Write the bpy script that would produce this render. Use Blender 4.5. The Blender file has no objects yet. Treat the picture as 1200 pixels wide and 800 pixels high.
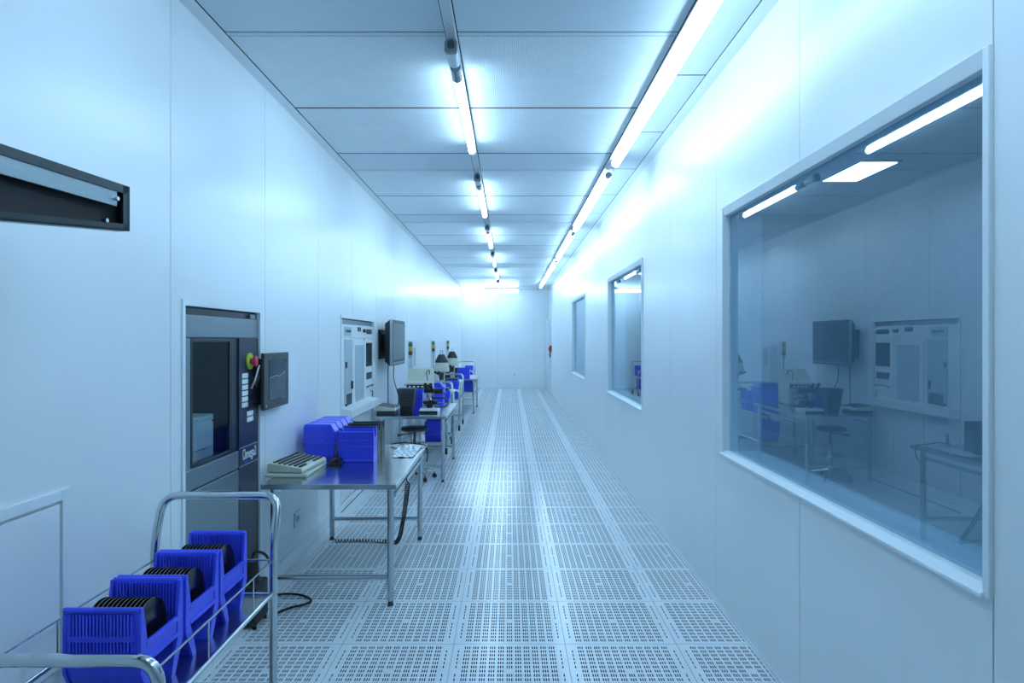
import bpy, bmesh, math, random
from mathutils import Vector, Matrix
random.seed(7)
S = bpy.context.scene
COL = S.collection

# ------------------------------------------------------------------ camera
cam_d = bpy.data.cameras.new('camera')
cam_d.lens = 24.0
cam_d.sensor_width = 36.0
cam_d.shift_x = 0.0025
cam_d.shift_y = -0.0025
cam_d.clip_start = 0.05
cam = bpy.data.objects.new('camera', cam_d)
COL.objects.link(cam)
cam.location = (0, 0, 1.645)
cam.rotation_euler = (math.radians(90), 0, 0)
S.camera = cam

# ------------------------------------------------------------------ world, exposure
W = bpy.data.worlds.new('world')
S.world = W
W.use_nodes = True
W.node_tree.nodes['Background'].inputs[0].default_value = (0.05, 0.09, 0.13, 1)
W.node_tree.nodes['Background'].inputs[1].default_value = 0.3
S.view_settings.view_transform = 'Standard'
S.view_settings.look = 'None'
S.view_settings.gamma = 1.0
S.view_settings.use_curve_mapping = False
S.view_settings.exposure = 1.81
LAMP_COL = (0.51, 0.77, 1.0)
LAMP_POW = 9.0

# ------------------------------------------------------------------ materials
def mat(name, col, rough=0.5, metal=0.0, var=0.04, bump=0.0, scale=8.0, stretch=(1, 1, 1), spec=0.5, coat=0.0):
    m = bpy.data.materials.new(name)
    m.use_nodes = True
    nt = m.node_tree
    b = nt.nodes['Principled BSDF']
    b.inputs['Metallic'].default_value = metal
    b.inputs['Specular IOR Level'].default_value = spec
    b.inputs['Coat Weight'].default_value = coat
    tc = nt.nodes.new('ShaderNodeTexCoord')
    mp = nt.nodes.new('ShaderNodeMapping')
    mp.inputs['Scale'].default_value = stretch
    nz = nt.nodes.new('ShaderNodeTexNoise')
    nz.inputs['Scale'].default_value = scale
    nz.inputs['Detail'].default_value = 3
    nt.links.new(tc.outputs['Object'], mp.inputs[0])
    nt.links.new(mp.outputs[0], nz.inputs[0])
    cr = nt.nodes.new('ShaderNodeValToRGB')
    cr.color_ramp.elements[0].position = 0.3
    cr.color_ramp.elements[1].position = 0.7
    cr.color_ramp.elements[0].color = [c * (1 - var) for c in col] + [1]
    cr.color_ramp.elements[1].color = [min(1, c * (1 + var)) for c in col] + [1]
    nt.links.new(nz.outputs[0], cr.inputs[0])
    nt.links.new(cr.outputs[0], b.inputs['Base Color'])
    mr = nt.nodes.new('ShaderNodeMapRange')
    rv = min(0.1, var * 2)
    mr.inputs[3].default_value = max(0.02, rough * (1 - rv))
    mr.inputs[4].default_value = min(1, rough * (1 + rv))
    nt.links.new(nz.outputs[0], mr.inputs[0])
    nt.links.new(mr.outputs[0], b.inputs['Roughness'])
    if bump:
        bp = nt.nodes.new('ShaderNodeBump')
        bp.inputs['Strength'].default_value = bump
        bp.inputs['Distance'].default_value = 0.01
        nt.links.new(nz.outputs[0], bp.inputs['Height'])
        nt.links.new(bp.outputs[0], b.inputs['Normal'])
    return m

def emit(name, col, power):
    m = bpy.data.materials.new(name)
    m.use_nodes = True
    nt = m.node_tree
    nt.nodes.remove(nt.nodes['Principled BSDF'])
    e = nt.nodes.new('ShaderNodeEmission')
    e.inputs[0].default_value = (*col, 1)
    e.inputs[1].default_value = power
    nt.links.new(e.outputs[0], nt.nodes['Material Output'].inputs[0])
    return m

def glass(name, tint, fac, gloss=(0.85, 0.95, 1.0), ior=1.5):
    m = bpy.data.materials.new(name)
    m.use_nodes = True
    nt = m.node_tree
    nt.nodes.remove(nt.nodes['Principled BSDF'])
    t = nt.nodes.new('ShaderNodeBsdfTransparent')
    t.inputs[0].default_value = (*tint, 1)
    g = nt.nodes.new('ShaderNodeBsdfGlossy')
    g.inputs[0].default_value = (*gloss, 1)
    g.inputs['Roughness'].default_value = 0.0
    x = nt.nodes.new('ShaderNodeMixShader')
    x.inputs[0].default_value = fac
    f = nt.nodes.new('ShaderNodeFresnel'); f.inputs[0].default_value = ior
    r = nt.nodes.new('ShaderNodeMath'); r.operation = 'MULTIPLY_ADD'; r.use_clamp = True
    r.inputs[1].default_value = 1.0 - fac; r.inputs[2].default_value = fac
    geo = nt.nodes.new('ShaderNodeNewGeometry')          # reflect once, at the face the ray enters by
    inv = nt.nodes.new('ShaderNodeMath'); inv.operation = 'SUBTRACT'; inv.inputs[0].default_value = 1.0
    mu = nt.nodes.new('ShaderNodeMath'); mu.operation = 'MULTIPLY'
    nt.links.new(geo.outputs['Backfacing'], inv.inputs[1])
    nt.links.new(r.outputs[0], mu.inputs[0]); nt.links.new(inv.outputs[0], mu.inputs[1])
    nt.links.new(f.outputs[0], r.inputs[0]); nt.links.new(mu.outputs[0], x.inputs[0])
    nt.links.new(t.outputs[0], x.inputs[1])
    nt.links.new(g.outputs[0], x.inputs[2])
    nt.links.new(x.outputs[0], nt.nodes['Material Output'].inputs[0])
    return m

def perforated(name, col, dark, rough, pitch, hole):
    """painted steel sheet with a fine regular grid of round holes"""
    m = mat(name, col, rough)
    nt = m.node_tree
    b = nt.nodes['Principled BSDF']
    tc = nt.nodes.new('ShaderNodeTexCoord')
    sc = nt.nodes.new('ShaderNodeVectorMath'); sc.operation = 'SCALE'
    sc.inputs['Scale'].default_value = 1.0 / pitch
    fr = nt.nodes.new('ShaderNodeVectorMath'); fr.operation = 'FRACTION'
    sb = nt.nodes.new('ShaderNodeVectorMath'); sb.operation = 'SUBTRACT'
    sb.inputs[1].default_value = (0.5, 0.5, 0.5)
    ml = nt.nodes.new('ShaderNodeVectorMath'); ml.operation = 'MULTIPLY'
    ml.inputs[1].default_value = (1, 1, 0)
    ln = nt.nodes.new('ShaderNodeVectorMath'); ln.operation = 'LENGTH'
    lt = nt.nodes.new('ShaderNodeMath'); lt.operation = 'LESS_THAN'
    lt.inputs[1].default_value = hole
    nt.links.new(tc.outputs['Object'], sc.inputs[0])
    nt.links.new(sc.outputs[0], fr.inputs[0])
    nt.links.new(fr.outputs[0], sb.inputs[0])
    nt.links.new(sb.outputs[0], ml.inputs[0])
    nt.links.new(ml.outputs[0], ln.inputs[0])
    nt.links.new(ln.outputs['Value'], lt.inputs[0])
    mx = nt.nodes.new('ShaderNodeMix'); mx.data_type = 'RGBA'
    src = b.inputs['Base Color'].links[0].from_socket
    nt.links.new(lt.outputs[0], mx.inputs[0])
    nt.links.new(src, mx.inputs[6])
    mx.inputs[7].default_value = (*dark, 1)
    nt.links.new(mx.outputs[2], b.inputs['Base Color'])
    return m

M = {
    'wall': mat('white_enamel_wall', (0.80, 0.855, 0.89), 0.30, var=0.015, scale=1.5),
    'wall_core': mat('joint_grey', (0.16, 0.22, 0.27), 0.7),
    'trim': mat('white_trim', (0.78, 0.85, 0.89), 0.38, var=0.004),
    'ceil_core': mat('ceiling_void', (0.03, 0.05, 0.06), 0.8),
    'blank': mat('ceiling_blank_panel', (0.62, 0.71, 0.77), 0.35, var=0.02),
    'filter': perforated('ceiling_filter_mesh', (0.82, 0.87, 0.90), (0.50, 0.59, 0.65), 0.32, 0.011, 0.33),
    'rail': mat('ceiling_rail_metal', (0.62, 0.68, 0.72), 0.35, 0.3),
    'tile': mat('floor_tile_laminate', (0.74, 0.81, 0.85), 0.19, var=0.04, spec=0.4, scale=5),
    'plenum': mat('plenum_dark', (0.035, 0.06, 0.08), 0.9),
    'steel': mat('brushed_stainless', (0.56, 0.60, 0.62), 0.24, 1.0, var=0.08, scale=60, stretch=(1, 12, 12)),
    'steel_top': mat('worktop_stainless', (0.52, 0.57, 0.60), 0.17, 1.0, var=0.08, bump=0.05, scale=9),
    'chrome': mat('polished_tube_steel', (0.60, 0.64, 0.66), 0.13, 1.0, var=0.05),
    'panel_steel': mat('machine_steel_panel', (0.27, 0.33, 0.36), 0.34, 0.75, var=0.05, scale=30, stretch=(1, 1, 9)),
    'dark_steel': mat('dark_blued_steel', (0.030, 0.042, 0.050), 0.32, 0.4, var=0.15),
    'navy': mat('navy_control_panel', (0.022, 0.030, 0.060), 0.35, var=0.06),
    'black': mat('black_plastic', (0.012, 0.015, 0.018), 0.38, var=0.1),
    'charcoal': mat('charcoal_plastic', (0.045, 0.058, 0.065), 0.45, var=0.08),
    'rubber': mat('black_rubber', (0.010, 0.012, 0.014), 0.65, var=0.1),
    'blue': mat('cobalt_blue_plastic', (0.060, 0.095, 0.92), 0.34, var=0.06),
    'blue_deep': mat('deep_blue_plastic', (0.030, 0.055, 0.62), 0.34, var=0.06),
    'brown': mat('dark_brown_plastic', (0.045, 0.042, 0.035), 0.45, var=0.1),
    'wafer': mat('black_wafer', (0.012, 0.013, 0.015), 0.14, 0.2, var=0.1),
    'rim': mat('wafer_edge_glint', (0.30, 0.31, 0.32), 0.3, 0.6, var=0.1),  # lighter grey paints the glint where wafer rims catch light
    'beige': mat('pale_beige_plastic', (0.62, 0.66, 0.55), 0.45, var=0.04),
    'white_plastic': mat('white_machine_paint', (0.78, 0.83, 0.86), 0.35, var=0.02),
    'grey_panel': mat('pale_grey_panel', (0.42, 0.52, 0.58), 0.35, var=0.03),
    'label': mat('white_label', (0.78, 0.82, 0.84), 0.5, var=0.03),
    'red': mat('red_plastic', (0.60, 0.03, 0.07), 0.35, var=0.04),
    'yellow': mat('yellow_green_plastic', (0.55, 0.68, 0.06), 0.4, var=0.03),
    'amber': mat('amber_lens', (0.65, 0.42, 0.04), 0.3, var=0.03),
    'green': mat('green_lens', (0.02, 0.22, 0.10), 0.3, var=0.03),
    'red_dark': mat('dark_red_lens', (0.18, 0.02, 0.03), 0.3, var=0.03),
    'film': mat('crumpled_clear_film', (0.62, 0.68, 0.72), 0.12, 0.35, var=0.15, bump=0.5, scale=30),
    'screen': mat('dark_lcd_glass', (0.050, 0.080, 0.100), 0.15, var=0.25, scale=4, spec=0.3),
    'screen_tv': mat('tv_glass', (0.035, 0.055, 0.07), 0.15, var=0.2, scale=3, spec=0.22),
    'room2': mat('dim_room_paint', (0.66, 0.77, 0.84), 0.6),
    'window': glass('tinted_window_glass', (0.70, 0.84, 0.92), 0.13),
    'machine_glass': glass('smoked_machine_glass', (0.82, 0.86, 0.88), 0.02, ior=1.12),
    'tube': emit('fluorescent_tube', LAMP_COL, LAMP_POW),
    'tube_soft': emit('diffused_tube', LAMP_COL, LAMP_POW * 0.48),
    'troffer': emit('troffer_diffuser', LAMP_COL, 3.6),
}

# ------------------------------------------------------------------ mesh helpers
class MB:
    def __init__(self):
        self.v = []; self.f = []
    def _add(self, vs, fs):
        n = len(self.v)
        self.v += [tuple(p) for p in vs]
        self.f += [tuple(i + n for i in f) for f in fs]
        return self
    def box(self, x0, x1, y0, y1, z0, z1):
        vs = [(x0, y0, z0), (x1, y0, z0), (x1, y1, z0), (x0, y1, z0), (x0, y0, z1), (x1, y0, z1), (x1, y1, z1), (x0, y1, z1)]
        return self._add(vs, [(0, 3, 2, 1), (4, 5, 6, 7), (0, 1, 5, 4), (1, 2, 6, 5), (2, 3, 7, 6), (3, 0, 4, 7)])
    def obox(self, c, size, R):
        hx, hy, hz = (s / 2 for s in size)
        c = Vector(c)
        vs = [c + R @ Vector((sx * hx, sy * hy, sz * hz)) for sz in (-1, 1) for sx, sy in ((-1, -1), (1, -1), (1, 1), (-1, 1))]
        return self._add(vs, [(0, 3, 2, 1), (4, 5, 6, 7), (0, 1, 5, 4), (1, 2, 6, 5), (2, 3, 7, 6), (3, 0, 4, 7)])
    def hexa(self, bottom, top):
        vs = list(bottom) + list(top)
        return self._add(vs, [(0, 3, 2, 1), (4, 5, 6, 7), (0, 1, 5, 4), (1, 2, 6, 5), (2, 3, 7, 6), (3, 0, 4, 7)])
    def prism(self, poly, axis, a, b):
        def P(u, w, t):
            return {'x': (t, u, w), 'y': (u, t, w), 'z': (u, w, t)}[axis]
        n = len(poly)
        vs = [P(u, w, a) for u, w in poly] + [P(u, w, b) for u, w in poly]
        fs = [tuple(range(n - 1, -1, -1)), tuple(range(n, 2 * n))]
        fs += [(i, (i + 1) % n, n + (i + 1) % n, n + i) for i in range(n)]
        return self._add(vs, fs)
    def tube(self, pts, r, n=10, caps=True):
        pts = [Vector(p) for p in pts]
        rings = []; up = None
        for i, p in enumerate(pts):
            if i == 0: t = pts[1] - pts[0]
            elif i == len(pts) - 1: t = pts[-1] - pts[-2]
            else: t = (pts[i + 1] - pts[i]).normalized() + (pts[i] - pts[i - 1]).normalized()
            t.normalize()
            if up is None:
                up = Vector((0, 0, 1)) if abs(t.z) < 0.9 else Vector((1, 0, 0))
            a = t.cross(up)
            if a.length < 1e-5: a = t.cross(Vector((1, 0, 0)))
            a.normalize(); b = a.cross(t).normalized(); up = b
            rr = r[i] if isinstance(r, (list, tuple)) else r
            rings.append([p + a * (rr * math.cos(2 * math.pi * k / n)) + b * (rr * math.sin(2 * math.pi * k / n)) for k in range(n)])
        vs = [q for ring in rings for q in ring]; fs = []
        for i in range(len(rings) - 1):
            for k in range(n):
                fs.append((i * n + k, i * n + (k + 1) % n, (i + 1) * n + (k + 1) % n, (i + 1) * n + k))
        if caps:
            fs.append(tuple(range(n - 1, -1, -1)))
            fs.append(tuple(range((len(rings) - 1) * n, len(rings) * n)))
        return self._add(vs, fs)
    def cyl(self, p0, p1, r0, r1=None, n=16):
        return self.tube([p0, p1], [r0, r0 if r1 is None else r1], n)
    def lathe(self, prof, c=(0, 0, 0), n=20):
        vs = []; fs = []; m = len(prof)
        for k in range(n):
            a = 2 * math.pi * k / n
            vs += [(c[0] + r * math.cos(a), c[1] + r * math.sin(a), c[2] + z) for r, z in prof]
        for k in range(n):
            k2 = (k + 1) % n
            fs += [(k * m + i, k2 * m + i, k2 * m + i + 1, k * m + i + 1) for i in range(m - 1)]
        fs.append(tuple(k * m for k in range(n - 1, -1, -1)))
        fs.append(tuple(k * m + m - 1 for k in range(n)))
        return self._add(vs, fs)
    def mesh(self, name, material, smooth=False, off=(0, 0, 0)):
        me = bpy.data.meshes.new(name)
        o = off
        me.from_pydata([(p[0] - o[0], p[1] - o[1], p[2] - o[2]) for p in self.v], [], self.f)
        bm = bmesh.new(); bm.from_mesh(me)
        bmesh.ops.recalc_face_normals(bm, faces=bm.faces)
        bm.to_mesh(me); bm.free()
        me.materials.append(material)
        if smooth:
            me.polygons.foreach_set('use_smooth', [True] * len(me.polygons))
            me.set_sharp_from_angle(angle=math.radians(38))
        return me
    def build(self, name, material, parent=None, off=(0, 0, 0), smooth=False, bevel=0.0, loc=None):
        if isinstance(material, str): material = M[material]
        ob = bpy.data.objects.new(name, self.mesh(name, material, smooth, off))
        COL.objects.link(ob)
        if parent is not None: ob.parent = parent
        if loc is not None: ob.location = loc
        if bevel:
            b = ob.modifiers.new('bevel', 'BEVEL'); b.width = bevel; b.segments = 2
            b.limit_method = 'ANGLE'; b.angle_limit = math.radians(40)
        return ob

def B(*a): return MB().box(*a)

def empty(name, loc=(0, 0, 0), rz=0.0):
    o = bpy.data.objects.new(name, None)
    o.empty_display_size = 0.1
    COL.objects.link(o)
    o.location = loc; o.rotation_euler = (0, 0, rz)
    return o

def tag(o, label, cat, group=None):
    o['label'] = label; o['category'] = cat
    if group: o['group'] = group
    return o

def struct(o, label=None):
    o['kind'] = 'structure'
    if label: o['label'] = label
    return o

def copy_tree(o, parent=None):
    c = o.copy(); COL.objects.link(c)
    if parent is not None: c.parent = parent
    for ch in list(o.children): copy_tree(ch, c)
    return c

def fillet(pts, rad, seg=6):
    pts = [Vector(p) for p in pts]; out = [pts[0]]
    for i in range(1, len(pts) - 1):
        a = (pts[i - 1] - pts[i]); b = (pts[i + 1] - pts[i])
        d = min(rad, a.length * 0.49, b.length * 0.49)
        p0 = pts[i] + a.normalized() * d; p1 = pts[i] + b.normalized() * d
        for k in range(seg + 1):
            t = k / seg
            out.append(p0 * (1 - t) ** 2 + pts[i] * 2 * t * (1 - t) + p1 * t * t)
    out.append(pts[-1]); return out

def spline(pts, n=8):
    pts = [Vector(p) for p in pts]; out = []
    P = [pts[0] * 2 - pts[1]] + pts + [pts[-1] * 2 - pts[-2]]
    for i in range(1, len(P) - 2):
        for k in range(n):
            t = k / n; a, b, c, d = P[i - 1], P[i], P[i + 1], P[i + 2]
            out.append(0.5 * (2 * b + (c - a) * t + (2 * a - 5 * b + 4 * c - d) * t * t + (3 * b - a - 3 * c + d) * t ** 3))
    out.append(pts[-1]); return out

def cells(u0, u1, w0, w1, holes):
    """rectangles that tile (u0..u1, w0..w1) minus the rectangular holes"""
    us = sorted({u0, u1} | {min(max(h[i], u0), u1) for h in holes for i in (0, 1)})
    out = []
    for a, b in zip(us, us[1:]):
        if b - a < 1e-6: continue
        m = (a + b) / 2; cuts = sorted((max(h[2], w0), min(h[3], w1)) for h in holes if h[0] < m < h[1])
        lo = w0
        for c, d in cuts:
            if c > lo: out.append((a, b, lo, c))
            lo = max(lo, d)
        if lo < w1: out.append((a, b, lo, w1))
    return out

# ------------------------------------------------------------------ the room
XL, XR, ZC, YE, YB = -1.59, 1.295, 3.275, 22.6, -3.5
MA = (3.335, 4.335, 0.10, 1.81)      # opening of the plasma machine
MBX = (6.45, 7.97, 0.06, 1.845)      # opening of the white machine
HATCH = (0.95, 2.45, 0.0, 1.115)
WINS = [(1.847, 4.13, 0.955, 2.43), (6.64, 8.93, 0.955, 2.43), (11.64, 14.0, 0.955, 2.43)]

# floor: dark plenum slab with perforated tiles as its pieces
fl = struct(B(XL - 0.2, XR + 0.2, YB, YE + 0.1, -0.34, -0.30).build('floor', 'plenum'), 'raised floor of pale perforated tiles')
def tile_mesh(w, l=0.6, slots=True, holes=True):
    g = 0.0009; t = 0.022; bm = MB()
    x_edges = [(g, 0)]; cx = []
    if holes:
        for gi in range(-6, 7):
            if abs(gi) == 6: cx.append((0.3 + gi * 0.0447, gi))
            else: cx += [(0.3 + gi * 0.0447 + d, gi) for d in (-0.0113, 0, 0.0113)]
    cx = sorted(c for c in cx if c[0] < w - 0.01)
    xs = [(g, None)]
    for c, gi in cx: xs += [(c - 0.0028, gi), (c + 0.0028, None)]
    xs.append((w - g, None))
    ys = [(g, None)]
    rows = range(-6, 7) if holes else ()
    for r in rows: ys += [(l / 2 + r * 0.0425 - 0.0135, r), (l / 2 + r * 0.0425 + 0.0135, None)]
    ys.append((l - g, None))
    V = {}; vs = []; fs = []
    def vert(i, j, z):
        k = (i, j, z)
        if k not in V:
            V[k] = len(vs); vs.append((xs[i][0], ys[j][0], 0.0 if z else -t))
        return V[k]
    for i in range(len(xs) - 1):
        for j in range(len(ys) - 1):
            gi, r = xs[i][1], ys[j][1]
            hole = gi is not None and r is not None
            if hole and ((r == 0 and gi in (0, 6, -6)) or (abs(r) == 6 and abs(gi) == 6)): hole = False
            q = [(i, j), (i + 1, j), (i + 1, j + 1), (i, j + 1)]
            if not hole: fs.append(tuple(vert(*p, 1) for p in q))
            else:
                for a, b in zip(q, q[1:] + q[:1]): fs.append((vert(*a, 1), vert(*b, 1), vert(*b, 0), vert(*a, 0)))
    n = len(vs); vs += [(g, g, 0), (w - g, g, 0), (w - g, l - g, 0), (g, l - g, 0), (g, g, -t), (w - g, g, -t), (w - g, l - g, -t), (g, l - g, -t)]
    fs += [(n, n + 4, n + 5, n + 1), (n + 1, n + 5, n + 6, n + 2), (n + 2, n + 6, n + 7, n + 3), (n + 3, n + 7, n + 4, n)]
    me = bpy.data.meshes.new('tile'); me.from_pydata(vs, [], fs); me.materials.append(M['tile']); me.materials.append(M['plenum'])
    bmm = bmesh.new(); bmm.from_mesh(me)
    bmm.normal_update()
    for f in bmm.faces:
        if abs(f.normal.z) > 0.9 and f.normal.z < 0: f.normal_flip()
    bmm.to_mesh(me); bmm.free()
    for p in me.polygons:
        if abs(p.normal.z) < 0.5: p.material_index = 1
    return me
full = tile_mesh(0.6); cut = tile_mesh(XR - 0.9 - 0.002); 
y = 3.682 - 12 * 0.6
while y < YE - 0.05:
    for x in (-1.5, -0.9, -0.3, 0.3, 0.9):
        o = bpy.data.objects.new('tile', cut if x > 0.8 else full); COL.objects.link(o)
        o.parent = fl; o.location = (x, y, 0)
    y += 0.6
B(XL, -1.5025, YB, YE, -0.022, 0).build('edge_strip', 'tile', fl)

# left wall
def panelled_wall(name, label, xa, xb, core, seam0, step, holes, y0=YB, y1=YE):
    """panels between xa (room face) and xb, core slab behind"""
    mb = MB()
    for c in cells(y0, y1, 0.0, ZC, holes): mb.box(min(core), max(core), c[0], c[1], c[2], c[3])
    w = struct(mb.build(name, 'wall_core'), label)
    k = math.floor((y0 - seam0) / step); s = seam0 + k * step
    while s < y1:
        a, b = max(s, y0), min(s + step, y1)
        if b - a > 0.01:
            pm = MB()
            for c in cells(a + 0.003, b - 0.003, 0.012, ZC, [h for h in holes]):
                pm.box(min(xa, xb), max(xa, xb), c[0], c[1], c[2], c[3])
            pm.build('panel', 'wall', w)
        s += step
    return w
wl = panelled_wall('wall_left', 'long white panelled wall with machines and monitors', XL, XL - 0.02, (XL - 0.02, XL - 0.10), 3.204, 1.235, [MA, MBX])
wr = panelled_wall('wall_right', 'long white panelled wall with three windows', XR, XR + 0.02, (XR + 0.02, XR + 0.22), 3.047, 1.22, WINS)
# end and rear walls
we = struct(B(XL - 0.1, XR + 0.2, YE + 0.02, YE + 0.1, 0, ZC).build('wall_end', 'wall_core'), 'white end wall of the corridor')
for a, b in ((XL, -0.39), (-0.387, 0.81), (0.813, XR)):
    B(a, b, YE, YE + 0.02, 0.01, ZC).build('panel', 'wall', we)
wb = struct(B(XL - 0.1, XR + 0.2, YB - 0.1, YB, 0, ZC).build('wall_rear', 'wall'), 'white wall behind the camera')
# baseboards
def base(name, x0, x1, spans, h=0.10):
    mb = MB()
    for a, b in spans: mb.box(x0, x1, a, b, 0.001, h)
    return struct(mb.build(name, 'trim', bevel=0.002), 'low white skirting')
base('baseboard_left', XL, XL + 0.012, [(YB, HATCH[0] - 0.05), (HATCH[1] + 0.05, 6.40), (8.02, YE)])
base('baseboard_right', XR - 0.006, XR, [(YB, YE)], 0.022)
struct(B(XL + 0.012, XR - 0.012, YE - 0.012, YE, 0.001, 0.10).build('baseboard_end', 'trim', bevel=0.004), 'low white skirting of the end wall')

# hatch low in the left wall
hd = struct(B(XL + 0.001, XL + 0.010, HATCH[0] + 0.05, HATCH[1] - 0.05, 0.02, HATCH[3] - 0.05).build('door_1', 'wall', bevel=0.002), 'low white access door in the left wall')
y0, y1, z0, z1 = HATCH
MB().box(XL, XL + 0.014, y0, y0 + 0.04, 0.002, z1).box(XL, XL + 0.014, y1 - 0.04, y1, 0.002, z1).box(XL, XL + 0.014, y0 + 0.04, y1 - 0.04, z1 - 0.04, z1).build('door_frame', 'trim', hd, bevel=0.003)
MB().cyl((XL + 0.01, y0 + 0.12, 0.6), (XL + 0.06, y0 + 0.12, 0.6), 0.012).cyl((XL + 0.05, y0 + 0.12, 0.6), (XL + 0.05, y0 + 0.24, 0.6), 0.01).build('door_handle', 'chrome', hd, smooth=True)

# trims round the machine openings
def opening_trim(name, h, label):
    y0, y1, z0, z1 = h; w = 0.028
    m = MB()
    m.box(XL + 0.0005, XL + 0.008, y0 - w, y0, z0, z1 + w).box(XL + 0.0005, XL + 0.008, y1, y1 + w, z0, z1 + w)
    m.box(XL + 0.0005, XL + 0.008, y0, y1, z1, z1 + w)
    return struct(m.build(name, 'trim'), label)
opening_trim('trim_1', MA, 'white frame round the dark plasma machine')
opening_trim('trim_2', MBX, 'white frame round the white process machine')

# windows of the right wall
for n, (y0, y1, z0, z1) in enumerate(WINS, 1):
    w = 0.034; xf = XR - 0.014; xb = XR + 0.225
    fr = MB()
    fr.box(xf, XR + 0.03, y0 - 0.022, y0 + 0.004, z0 - 0.008, z1 + 0.004).box(xf, XR + 0.03, y1 - 0.020, y1 + 0.005, z0, z1)
    fr.prism([(xf, z1 + 0.004), (XR + 0.03, z1 + 0.004), (XR + 0.03, z1 - w - 0.012), (XR, z1 - w - 0.012)], 'y', y0, y1)
    win = struct(fr.build('window_%d' % n, 'trim', bevel=0.003), ['large nearest window mirroring the wall opposite', 'middle window mirroring a trolley', 'farthest narrow window'][n - 1])
    MB().prism([(xf - 0.012, z0 - 0.008), (XR + 0.03, z0 - 0.008), (XR + 0.03, z0 + 0.020), (XR + 0.008, z0 + 0.020), (xf - 0.012, z0 + 0.003)], 'y', y0 - 0.004, y1 + 0.004).build('sill', 'trim', win, bevel=0.002)
    jb = MB()
    jb.box(XR + 0.03, xb, y0 - 0.001, y0 + 0.02, z0, z1).box(XR + 0.03, xb, y1 - 0.02, y1 + 0.001, z0, z1)
    jb.box(XR + 0.03, xb, y0 + 0.02, y1 - 0.02, z0 - 0.001, z0 + 0.018).box(XR + 0.03, xb, y0 + 0.02, y1 - 0.02, z1 - 0.02, z1 + 0.001)
    jb.build('jamb', 'wall', win)
    B(XR + 0.034, XR + 0.040, y0 + 0.02, y1 - 0.02, z0 + 0.02, z1 - 0.02).build('pane', 'window', win)

# dim room behind the windows
X2 = 4.7
struct(B(XR + 0.22, X2, YB, YE, -0.05, 0).build('floor_room', 'room2'), 'floor of the dim room behind the windows')
struct(B(XR + 0.22, X2, YB, YE, ZC, ZC + 0.05).build('ceiling_room', 'room2'), 'ceiling of the dim room behind the windows')
w2 = struct(B(X2, X2 + 0.1, YB, YE, 0, ZC).build('wall_room', 'room2'), 'far wall of the dim room behind the windows')
struct(B(XR + 0.22, X2 + 0.1, YE, YE + 0.1, 0, ZC).build('wall_room_end', 'room2'), 'end wall of the dim room')
struct(B(XR + 0.22, X2 + 0.1, YB - 0.1, YB, 0, ZC).build('wall_room_rear', 'room2'), 'rear wall of the dim room')

# ceiling
ce = struct(B(XL - 0.1, XR + 0.2, YB, YE + 0.1, ZC + 0.03, ZC + 0.08).build('ceiling', 'ceil_core'), 'ceiling of perforated filter panels')
B(XL, -1.518, YB, YE, ZC - 0.003, ZC + 0.03).build('edge_strip', 'wall', ce)
B(1.218, XR, YB, YE, ZC - 0.003, ZC + 0.03).build('edge_strip', 'wall', ce)
P = 2.96; G = 0.013
def shadow_strip(x0, x1, a, b):  # near-black strip painting in the shade of the ceiling panel gaps
    if b > YB and a < YE: B(x0, x1, max(a, YB), min(b, YE), ZC + 0.001, ZC + 0.02).build('shadow_strip', 'ceil_core', ce)
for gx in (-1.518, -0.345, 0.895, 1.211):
    shadow_strip(gx if gx < -1 or gx > 1 else gx, gx + (0.010 if abs(gx) > 1 else 0.007), YB, YE)
for gx in (-0.282, 0.958): shadow_strip(gx, gx + 0.007, YB, YE)
def cpanel(x0, x1, a, b, kind):
    a, b = max(a, YB), min(b, YE)
    if b - a < 0.03: return
    o = MB().box(x0, x1, a, b, ZC, ZC + 0.025).build('filter_panel' if kind == 'filter' else 'blank_panel', kind, ce)
for k in range(-3, 7):
    s = 3.65 + P * k
    for x0, x1 in ((-1.508, -0.345), (-0.275, 0.895)):
        cpanel(x0, x1, s + 0.028, s + 1.17 - G, 'filter')
        cpanel(x0, x1, s + 1.17 + G, s + 2.35 - G, 'filter')
        cpanel(x0, x1, s + 2.35 + G, s + P - 0.028, 'blank')
        for g0, g1 in ((s + 1.17 - G, s + 1.17 + G), (s + 2.35 - G, s + 2.35 + G), (s - 0.028, s - 0.019), (s + 0.019, s + 0.028)): shadow_strip(x0, x1, g0, g1)
        if YB < s < YE: B(x0, x1, s - 0.018, s + 0.018, ZC - 0.002, ZC + 0.025).build('cross_bar', 'blank', ce)
s = 4.22 - 1.165 * 7
while s < YE:
    cpanel(0.965, 1.211, s + G * 0.7, s + 1.165 - G * 0.7, 'blank'); shadow_strip(0.965, 1.211, s - G * 0.7, s + G * 0.7); s += 1.165
for xr in (-0.31, 0.93):
    B(xr - 0.028, xr + 0.028, YB, YE, ZC - 0.018, ZC + 0.028).build('lamp_rail', 'rail', ce, bevel=0.004)

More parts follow.
